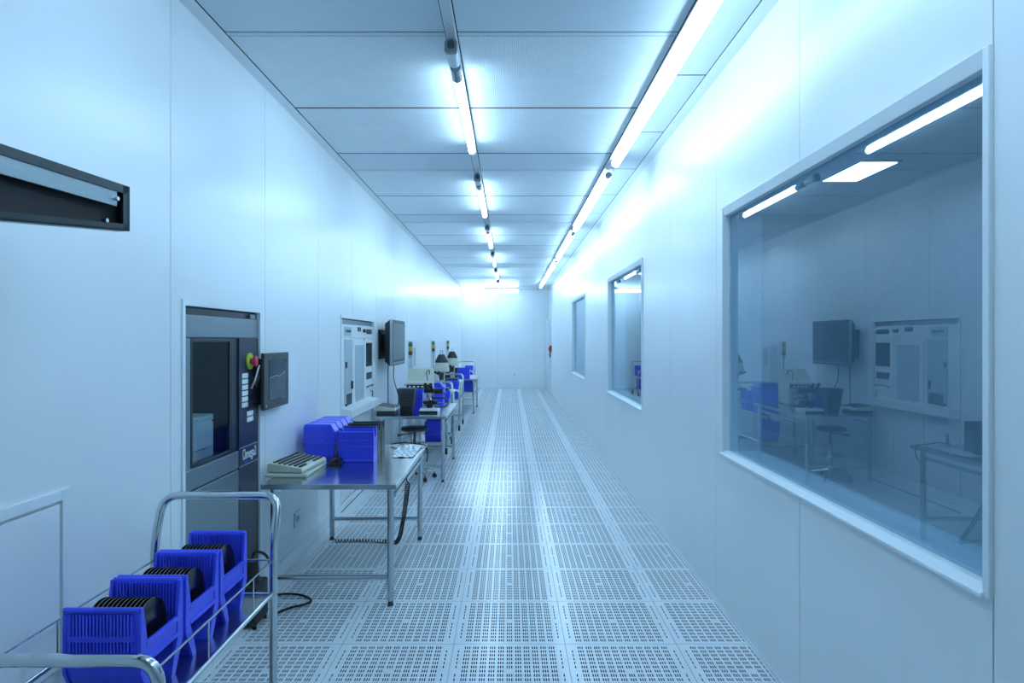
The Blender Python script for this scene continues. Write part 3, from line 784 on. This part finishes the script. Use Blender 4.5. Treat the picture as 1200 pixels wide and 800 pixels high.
# crumpled film
nx, ny = 22, 30; fv = []; ff = []
for i in range(nx + 1):
    for j in range(ny + 1):
        x = -0.885 + 0.17 * i / nx; yv = 5.06 + 0.60 * j / ny
        e = 0.02 * math.sin(7 * j / ny + 1.3) * (1 - i / nx)
        z = TH + 0.002 + max(0, 0.003 * (math.sin(i * 1.1 + j * 0.7) + math.sin(j * 1.3 - i * 0.5)) + random.uniform(0, 0.005))
        fv.append((x + e, yv, z))
for i in range(nx):
    for j in range(ny):
        a = i * (ny + 1) + j; ff.append((a, a + 1, a + ny + 2, a + ny + 1))
mb = MB(); mb._add(fv, ff); mb._add([(p[0], p[1], p[2] - 0.0015) for p in fv], ff)
tag(mb.build('plastic_film', 'film'), 'crumpled clear plastic film lying on the far corner of the nearest table', 'film')
# coiled cord
path = spline([(-0.70, 4.70, 0.655), (-0.735, 4.85, 0.50), (-0.80, 5.10, 0.26), (-0.88, 5.35, 0.06), (-1.0, 5.47, 0.024), (-1.20, 5.49, 0.024), (-1.40, 5.47, 0.024)], 60)
hp = []; ang = 0; 
for i in range(len(path) - 1):
    tdir = (path[i + 1] - path[i]); L = tdir.length; tdir.normalize()
    a = tdir.cross(Vector((0.3, 0.2, 1))).normalized(); b = tdir.cross(a)
    ang += L / 0.024 * 2 * math.pi
    hp.append(path[i] + (a * math.cos(ang) + b * math.sin(ang)) * 0.014)
hp2 = spline(hp, 2)
hp2 = [Vector((-0.705, 4.66, 0.70))] + hp2
tag(MB().tube(hp2, 0.0038, 6).build('coiled_cord', 'rubber', smooth=True), 'black coiled cord hanging from the nearest table to the floor', 'cord')
tag(MB().tube(spline([(-1.40, 4.05, 0.012), (-1.33, 4.16, 0.010), (-1.27, 4.20, 0.010), (-1.24, 4.27, 0.010), (-1.33, 4.36, 0.010), (-1.45, 4.38, 0.010), (-1.56, 4.30, 0.012)], 8), 0.007, 8).build('power_cable', 'rubber', smooth=True), 'thin black cable lying on the floor under the nearest table', 'cable')
tag(MB().tube(spline([(-0.98, 5.63, TH + 0.012), (-0.86, 5.60, TH + 0.03), (-0.77, 5.52, TH + 0.035), (-0.72, 5.56, TH + 0.02), (-0.69, 5.62, TH - 0.0), (-0.672, 5.60, TH - 0.06), (-0.672, 5.55, TH - 0.12)], 8), 0.005, 8).build('thin_cable', 'rubber', smooth=True), 'thin black cable looping over the far edge of the nearest table', 'cable')

t = tag(empty('power_adapter', (-1.24, 4.86, TH)), 'small black power adapter beside the beige keyboard', 'adapter')
B(-0.035, 0.035, -0.05, 0.05, 0.0, 0.03).build('case', 'black', t, bevel=0.006)
MB().tube(spline([(0.0, -0.05, 0.012), (0.02, -0.09, 0.008), (-0.03, -0.12, 0.008), (0.03, -0.02, 0.036), (0.05, 0.03, 0.01), (0.06, 0.0, 0.008)]), 0.005, 8).build('cable', 'rubber', t, smooth=True)

# outlet on the wall under the table
t = tag(empty('wall_outlet', (XL, 5.09, 0.30)), 'white wall outlet under the nearest table', 'outlet'); o = t.location
B(XL + 0.001, XL + 0.010, 5.03, 5.15, 0.25, 0.36).build('plate', 'trim', t, o, bevel=0.003)
for yy in (5.06, 5.10): B(XL + 0.010, XL + 0.013, yy, yy + 0.025, 0.285, 0.325).build('socket', 'grey_panel', t, o)

# small dark pump between the trolley and the nearest table
t = tag(empty('vacuum_pump', (-1.49, 3.95, 0)), 'small black pump with silver fitting on the floor by the plasma machine', 'pump')
B(-0.06, 0.06, -0.10, 0.10, 0.02, 0.24).build('motor_box', 'black', t, bevel=0.012)
MB().cyl((0, 0, 0.24), (0, 0, 0.36), 0.045, 0.035).build('inlet', 'black', t, smooth=True)
MB().cyl((0.0, 0, 0.36), (0.0, 0, 0.375), 0.022).build('fitting', 'chrome', t, smooth=True)
B(-0.04, 0.04, -0.104, -0.10, 0.10, 0.19).build('label_plate', 'label', t)
MB().tube(spline([(0, 0, 0.375), (0.03, -0.02, 0.42), (0.08, 0.02, 0.38), (0.10, 0.06, 0.24), (0.09, 0.10, 0.02)]), 0.008, 8).build('hose', 'rubber', t, smooth=True)
for sx in (-0.045, 0.045):
    for sy in (-0.08, 0.08): MB().cyl((sx, sy, 0.0), (sx, sy, 0.02), 0.012, n=10).build('foot', 'rubber', t)

# ------------------------------------------------------------------ on the second table
t = tag(empty('tapered_bin', (-1.24, 8.27, TH)), 'dark grey tapered bin on the second table', 'bin')
MB().hexa([(-0.065, -0.06, 0), (0.065, -0.06, 0), (0.065, 0.06, 0), (-0.065, 0.06, 0)], [(-0.075, -0.07, 0.07), (0.075, -0.07, 0.07), (0.075, 0.07, 0.07), (-0.075, 0.07, 0.07)]).build('foot', 'black', t, bevel=0.004)
MB().hexa([(-0.082, -0.075, 0.07), (0.082, -0.075, 0.07), (0.082, 0.075, 0.07), (-0.082, 0.075, 0.07)], [(-0.102, -0.09, 0.265), (0.102, -0.09, 0.265), (0.102, 0.09, 0.265), (-0.102, 0.09, 0.265)]).build('body', 'charcoal', t, bevel=0.006)
B(-0.107, 0.107, -0.095, 0.095, 0.265, 0.283).build('rim', 'charcoal', t, bevel=0.004)
for i in range(4):
    z = 0.10 + i * 0.035; yv = -0.0775 - 0.0026 * i
    B(-0.075, 0.075, yv - 0.004, yv + 0.004, z, z + 0.008).build('rib', 'black', t)
carrier((-1.225, 8.56, TH), 'blue slatted carrier behind the dark tapered bin on the second table', 'blue', 'carriers beyond the nearest table', 1.15)
# microscope
t = tag(empty('microscope', (-0.96, 8.22, TH)), 'black and white microscope on the second table', 'microscope')
MB().prism([(-0.11, 0.0), (0.11, 0.0), (0.11, 0.03), (0.10, 0.055), (-0.10, 0.055), (-0.11, 0.03)], 'y', -0.13, 0.16).build('base', 'white_plastic', t, bevel=0.004)
B(-0.108, 0.108, -0.136, -0.13, 0.002, 0.024).build('base_strip', 'black', t)
MB().prism([(0.06, 0.055), (0.15, 0.055), (0.14, 0.26), (-0.03, 0.30), (-0.03, 0.24), (0.06, 0.20)], 'x', -0.035, 0.035).build('stand', 'charcoal', t, bevel=0.006)
B(-0.075, 0.075, -0.09, 0.06, 0.125, 0.14).build('stage', 'black', t, bevel=0.003)
MB().cyl((0, -0.02, 0.055), (0, -0.02, 0.11), 0.035, 0.028).build('condenser', 'black', t, smooth=True)
MB().cyl((0, -0.02, 0.235), (0, -0.02, 0.165), 0.034, 0.030).cyl((0.018, -0.035, 0.17), (0.022, -0.04, 0.145), 0.013).cyl((-0.018, -0.03, 0.17), (-0.02, -0.032, 0.145), 0.013).build('objective_turret', 'chrome', t, smooth=True)
hd_ = B(-0.06, 0.06, -0.09, 0.06, 0.235, 0.285).build('head', 'black', t, bevel=0.010)
for sx in (-1, 1):
    MB().cyl((sx * 0.032, -0.06, 0.27), (sx * 0.032, -0.17, 0.345), 0.019).build('eyepiece', 'black', t, smooth=True)
    MB().cyl((sx * 0.035, 0.09, 0.11), (sx * 0.085, 0.09, 0.11), 0.026).build('focus_knob', 'black', t, smooth=True)
MB().cyl((0.06, -0.02, 0.25), (0.15, -0.02, 0.25), 0.032).build('camera_tube', 'black', t, smooth=True)
MB().cyl((0.15, -0.02, 0.25), (0.165, -0.02, 0.25), 0.036).build('camera_cap', 'charcoal', t, smooth=True)
MB().tube(spline([(0.035, 0.10, 0.16), (0.12, 0.0, 0.17), (0.20, -0.05, 0.165), (0.225, -0.05, 0.12), (0.20, -0.05, 0.075), (0.12, -0.02, 0.062), (0.06, 0.0, 0.06)]), 0.009, 10).build('light_guide', 'charcoal', t, smooth=True)
# desktop analyser
t = tag(empty('desktop_analyser', (-1.20, 9.18, TH)), 'pale sloping desktop instrument with black front band on the second table', 'instrument')
MB().prism([(-0.16, 0.012), (0.20, 0.012), (0.20, 0.47), (0.10, 0.48), (-0.10, 0.32), (-0.16, 0.30)], 'x', -0.165, 0.165).build('case', 'beige', t, bevel=0.008)
B(-0.155, 0.155, -0.168, -0.158, 0.225, 0.275).build('front_band', 'black', t)
for i in range(5): B(-0.13 + i * 0.055, -0.10 + i * 0.055, -0.172, -0.168, 0.24, 0.26).build('button', 'label', t)
B(-0.14, 0.14, -0.166, -0.158, 0.06, 0.20).build('front_panel', 'grey_panel', t)
for sx in (-0.13, 0.13):
    for sy in (-0.13, 0.17): MB().cyl((sx, sy, 0), (sx, sy, 0.012), 0.014, n=10).build('foot', 'rubber', t)
MB().tube(spline([(0.12, 0.0, 0.405), (0.13, -0.06, 0.46), (0.10, -0.12, 0.44), (0.12, -0.16, 0.33)]), 0.006, 8).build('hose', 'charcoal', t, smooth=True)
st = tag(B(-1.53, -1.32, 7.86, 8.16, TH, TH + 0.045).build('keyboard_riser', 'charcoal', bevel=0.006), 'low dark riser under the pale keyboard on the second table', 'riser')
keyboard((-1.425, 8.02, TH + 0.0515), 0.0, 'pale keyboard on the left edge of the second table', w=0.23, l=0.36)

# stool
t = tag(empty('stool', (-1.10, 7.98, 0)), 'black round stool pushed in front of the second table', 'stool'); 
t.location = (-1.115, 8.02, 0)
MB().lathe([(0.02, 0.565), (0.14, 0.568), (0.165, 0.580), (0.165, 0.600), (0.15, 0.612), (0.02, 0.614)], n=28).build('seat', 'black', t, smooth=True)
MB().cyl((0, 0, 0.10), (0, 0, 0.40), 0.026).build('post', 'chrome', t, smooth=True)
MB().cyl((0, 0, 0.40), (0, 0, 0.566), 0.016).build('gas_lift', 'charcoal', t, smooth=True)
MB().tube([(0.02, 0, 0.545), (-0.12, -0.05, 0.53), (-0.19, -0.06, 0.52)], [0.006, 0.006, 0.018], 8).build('lever', 'black', t, smooth=True)
ring = [(0.15 * math.cos(a), 0.15 * math.sin(a), 0.28) for a in [2 * math.pi * i / 24 for i in range(25)]]
MB().tube(ring, 0.009, 8, caps=False).tube([(-0.15, 0, 0.28), (0.15, 0, 0.28)], 0.007, 8).build('foot_ring', 'chrome', t, smooth=True)
for i in range(5):
    a = 2 * math.pi * i / 5 + 0.35; ca, sa = math.cos(a), math.sin(a)
    l_ = MB().tube([(0.02 * ca, 0.02 * sa, 0.115), (0.24 * ca, 0.24 * sa, 0.075)], [0.024, 0.014], 8).build('leg', 'chrome', t, smooth=True)
    MB().cyl((0.24 * ca - 0.012 * sa, 0.24 * sa + 0.012 * ca, 0.027), (0.24 * ca + 0.012 * sa, 0.24 * sa - 0.012 * ca, 0.027), 0.026).cyl((0.24 * ca, 0.24 * sa, 0.03), (0.24 * ca, 0.24 * sa, 0.075), 0.008).build('castor', 'rubber', l_, smooth=True)

# ------------------------------------------------------------------ equipment further along
def scope(loc, label):
    t = tag(empty('hooded_microscope', loc), label, 'microscope', 'hooded microscopes on cabinets')
    MB().box(-0.24, 0.20, -0.24, 0.24, 0.05, 0.76).build('cabinet', 'beige', t, bevel=0.006)
    B(-0.21, 0.17, -0.25, -0.24, 0.08, 0.72).build('cabinet_door', 'white_plastic', t, bevel=0.004)
    B(-0.22, 0.18, -0.22, 0.22, 0.0, 0.05).build('plinth', 'charcoal', t)
    MB().box(-0.26, 0.22, -0.26, 0.26, 0.76, 0.785).build('worktop', 'white_plastic', t, bevel=0.003)
    MB().prism([(-0.13, 0.785), (0.13, 0.785), (0.13, 0.83), (-0.13, 0.83)], 'y', -0.16, 0.16).build('base', 'charcoal', t, bevel=0.006)
    MB().box(-0.045, 0.045, 0.05, 0.14, 0.83, 1.10).build('stand', 'beige', t, bevel=0.006)
    MB().lathe([(0.06, 1.08), (0.13, 1.10), (0.135, 1.14), (0.105, 1.255), (0.02, 1.257)], n=24).build('lamp_bowl', 'beige', t, smooth=True)
    MB().lathe([(0.112, 1.250), (0.112, 1.262), (0.055, 1.375), (0.05, 1.385), (0.01, 1.387)], n=24).build('hood', 'black', t, smooth=True)
    for sx in (-0.02, 0.02): MB().cyl((sx, 0, 1.385), (sx, 0, 1.46), 0.006, n=8).build('rod', 'chrome', t)
    MB().cyl((0, -0.02, 1.08), (0, -0.02, 0.96), 0.05, 0.035).build('objective_turret', 'charcoal', t, smooth=True)
    for sx in (-1, 1): MB().cyl((-0.02 + sx * 0.03, -0.08, 1.06), (-0.06 + sx * 0.03, -0.20, 1.10), 0.018).build('eyepiece', 'black', t, smooth=True)
    MB().cyl((0.045, 0.09, 0.92), (0.085, 0.09, 0.92), 0.03).build('focus_knob', 'black', t, smooth=True)
    return t
s0 = scope((-1.14, 11.45, 0), 'nearer microscope with black conical hood on a pale cabinet')
c = copy_tree(s0); c.location = (-1.19, 14.2, 0); c['label'] = 'farther microscope with black conical hood on a pale cabinet'

def signal_tower(y, label, dark=False):
    t = tag(empty('signal_tower', (-1.50, y, 0.9)), label, 'signal light', 'signal towers along the left wall'); o = t.location
    MB().cyl((-1.50, y, 0.96), (-1.50, y, 1.36), 0.012, n=10).build('pole', 'steel', t, o, smooth=True)
    MB().cyl((-1.50, y, 1.36), (-1.50, y, 1.40), 0.030, n=16).build('socket', 'grey_panel', t, o, smooth=True)
    for i, m in enumerate(('red_dark', 'amber', 'green')):
        MB().lathe([(0.024, 0), (0.031, 0.006), (0.031, 0.056), (0.024, 0.062)], (-1.50, y, 1.40 + i * 0.064), 16).build('lens', m, t, o, smooth=True)
    MB().cyl((-1.50, y, 1.592), (-1.50, y, 1.602), 0.026, n=16).build('cap', 'black', t, o, smooth=True)
    MB().box(XL + 0.001, -1.49, y - 0.02, y + 0.02, 0.93, 0.965).build('bracket', 'steel', t, o, bevel=0.003)
signal_tower(10.35, 'nearest red, amber and green signal tower on the left wall')
signal_tower(13.45, 'second red, amber and green signal tower on the left wall')
signal_tower(16.65, 'farthest red, amber and green signal tower on the left wall')

def wall_cabinet(y0, y1, label):
    t = tag(empty('wall_cabinet', (XL, (y0 + y1) / 2, 0)), label, 'cabinet', 'flush equipment fronts along the left wall'); o = t.location
    B(XL + 0.001, XL + 0.025, y0, y1, 0.11, 1.62).build('body', 'white_plastic', t, o, bevel=0.004)
    B(XL + 0.025, XL + 0.03, y0 + 0.06, y0 + 0.36, 0.7, 1.55).build('door', 'grey_panel', t, o, bevel=0.003)
    B(XL + 0.025, XL + 0.03, y0 + 0.46, y0 + 0.66, 1.2, 1.5).build('display', 'grey_panel', t, o, bevel=0.003)
    B(XL + 0.025, XL + 0.032, y0 + 0.46, y1 - 0.06, 0.3, 1.1).build('door', 'white_plastic', t, o, bevel=0.003)
    MB().cyl((XL + 0.045, y0 + 0.52, 0.7), (XL + 0.045, y0 + 0.52, 0.9), 0.008, n=8).box(XL + 0.03, XL + 0.05, y0 + 0.515, y0 + 0.525, 0.7, 0.71).box(XL + 0.03, XL + 0.05, y0 + 0.515, y0 + 0.525, 0.89, 0.90).build('handle', 'chrome', t, o)
wall_cabinet(10.7, 12.0, 'nearer flush white equipment front beyond the television')
wall_cabinet(13.8, 15.1, 'middle flush white equipment front beyond the television')
wall_cabinet(17.0, 18.3, 'farthest flush white equipment front beyond the television')

carrier((-1.02, 15.2, TH), 'blue slatted carrier on top of the farthest table', 'blue', 'carriers beyond the nearest table', 1.1)
carrier((-1.30, 15.15, TH), 'black slatted carrier on top of the farthest table', 'black', 'carriers beyond the nearest table', 1.1)
carrier((-0.93, 15.2, 0.4805), 'blue slatted carrier under the top of the farthest table', 'blue', 'carriers beyond the nearest table', 1.1)
# tall tote on the trolley behind the second table
def tote(loc, label):
    t = tag(empty('storage_tote', loc), label, 'tote', 'blue totes on trolleys')
    def ring(w, d, z): return [(-w, -d, z), (w, -d, z), (w, d, z), (-w, d, z)]
    MB().hexa(ring(0.15, 0.13, 0), ring(0.175, 0.15, 0.36)).build('body', 'blue', t, bevel=0.008)
    B(-0.185, 0.185, -0.16, 0.16, 0.36, 0.39).build('rim', 'blue', t, bevel=0.006)
    MB().prism([(-0.16, 0.39), (0.16, 0.39), (0.12, 0.45), (-0.12, 0.45)], 'y', -0.13, 0.13).build('lid', 'blue_deep', t, bevel=0.006)
    for sx in (-1, 1): B(sx * 0.178 - 0.01, sx * 0.178 + 0.01, -0.05, 0.05, 0.27, 0.30).build('handle', 'blue_deep', t)
tote((-1.13, 10.06, 0.5555), 'tall blue lidded tote on the trolley behind the second table')

# ------------------------------------------------------------------ near-left bracketed trough
d = Vector((-0.104, -1, 0)).normalized(); nrm = Vector((-1, 0.104, 0)).normalized()
P0 = Vector((-1.1125, 2.0, 2.09))
t = tag(empty('steel_trough', tuple(P0 + d * 0.9 + nrm * 0.3 - Vector((0, 0, 0.2)))), 'dark steel trough arm reaching in from the upper left', 'bracket'); o = t.location
L = 1.25
def pt(tt, n_, z): return tuple(P0 + d * tt + nrm * n_ + Vector((0, 0, z)))
def bot(tt): return -0.13 - 0.10 * tt
def slab(ta, tb, na, nb, za, zb):
    """za, zb are (z at ta, z at tb) pairs"""
    return [pt(ta, na, za[0]), pt(tb, na, za[1]), pt(tb, nb, za[1]), pt(ta, nb, za[0])], [pt(ta, na, zb[0]), pt(tb, na, zb[1]), pt(tb, nb, zb[1]), pt(ta, nb, zb[0])]
MB().hexa(*slab(0, L, 0, 0.24, (-0.008, -0.008), (0, 0))).build('top_plate', 'dark_steel', t, o)
MB().hexa(*slab(0, L, 0, 0.006, (-0.024, -0.024), (-0.008, -0.008))).build('front_rim', 'dark_steel', t, o)
MB().hexa(*slab(0.05, L, 0.004, 0.012, (-0.066, -0.070), (-0.024, -0.024))).build('face_strip', 'panel_steel', t, o)
MB().hexa(*slab(0.02, L, 0.23, 0.24, (-0.05, -0.05), (-0.008, -0.008))).build('back_plate', 'dark_steel', t, o)
MB().hexa(*slab(0.0, L, 0.0, 0.04, (bot(0), bot(L)), (bot(0) + 0.006, bot(L) + 0.006))).build('bottom_plate', 'dark_steel', t, o)
MB().hexa(*slab(0.0, L, 0.0, 0.006, (bot(0), bot(L)), (bot(0) + 0.020, bot(L) + 0.022))).build('bottom_rim', 'dark_steel', t, o)
MB().hexa(*slab(0.0, 0.008, 0.0, 0.042, (bot(0), bot(0)), (0, 0))).build('end_plate', 'dark_steel', t, o)
MB().hexa(*slab(0.0, 0.028, 0.0, 0.006, (bot(0), bot(0.03)), (0, 0))).build('end_rim', 'dark_steel', t, o)
MB().hexa(*slab(0.009, L, 0.03, 0.04, (bot(0.009) + 0.007, bot(L) + 0.007), (-0.009, -0.009))).build('inner_plate', 'rubber', t, o)
for tt, z in ((0.055, -0.045), (0.10, bot(0.1) + 0.025)):
    MB().cyl(pt(tt, 0.012, z), pt(tt, -0.004, z), 0.006, n=10).build('bolt', 'chrome', t, o, smooth=True)
wx = XL - (P0 + d * 0.95 + nrm * 0.24).x
MB().hexa(*slab(0.85, 1.05, 0.24, 0.24 - wx - 0.012, (-0.14, -0.14), (-0.02, -0.02))).build('wall_bracket', 'dark_steel', t, o)

# ------------------------------------------------------------------ far end of the corridor
dj = MB().box(XR - 0.10, XR - 0.001, 21.35, 21.47, 0.001, 2.25).build('door_2', 'trim', bevel=0.005)
struct(dj, 'door in the right wall by the end wall')
MB().box(XR - 0.035, XR - 0.001, 21.47, 22.42, 0.02, 2.15).build('door_leaf', 'wall', dj, bevel=0.003)
MB().box(XR - 0.10, XR - 0.001, 22.43, 22.56, 0.001, 2.25).box(XR - 0.10, XR - 0.001, 21.47, 22.43, 2.155, 2.25).build('door_frame', 'trim', dj, bevel=0.003)
MB().cyl((XR - 0.035, 21.6, 1.05), (XR - 0.09, 21.6, 1.05), 0.012).cyl((XR - 0.085, 21.6, 1.05), (XR - 0.085, 21.75, 1.05), 0.012).build('door_handle', 'chrome', dj, smooth=True)
t = tag(empty('fire_alarm_point', (XR, 21.0, 1.2)), 'small red fire alarm point on the right wall by the far door', 'alarm'); o = t.location
B(XR - 0.07, XR - 0.001, 20.9, 21.06, 1.24, 1.44).build('case', 'red', t, o, bevel=0.006)
B(XR - 0.09, XR - 0.07, 20.94, 21.02, 1.28, 1.38).build('button_plate', 'black', t, o, bevel=0.003)
MB().cyl((XR - 0.05, 20.97, 1.24), (XR - 0.05, 20.97, 1.08), 0.02).build('pull', 'black', t, o)
t = tag(empty('end_wall_outlet', (0.18, YE, 0.45)), 'small white outlet low on the end wall', 'outlet'); o = t.location
B(0.13, 0.23, YE - 0.012, YE - 0.001, 0.42, 0.52).build('plate', 'trim', t, o, bevel=0.003)
B(0.155, 0.205, YE - 0.016, YE - 0.012, 0.45, 0.49).build('socket', 'grey_panel', t, o)
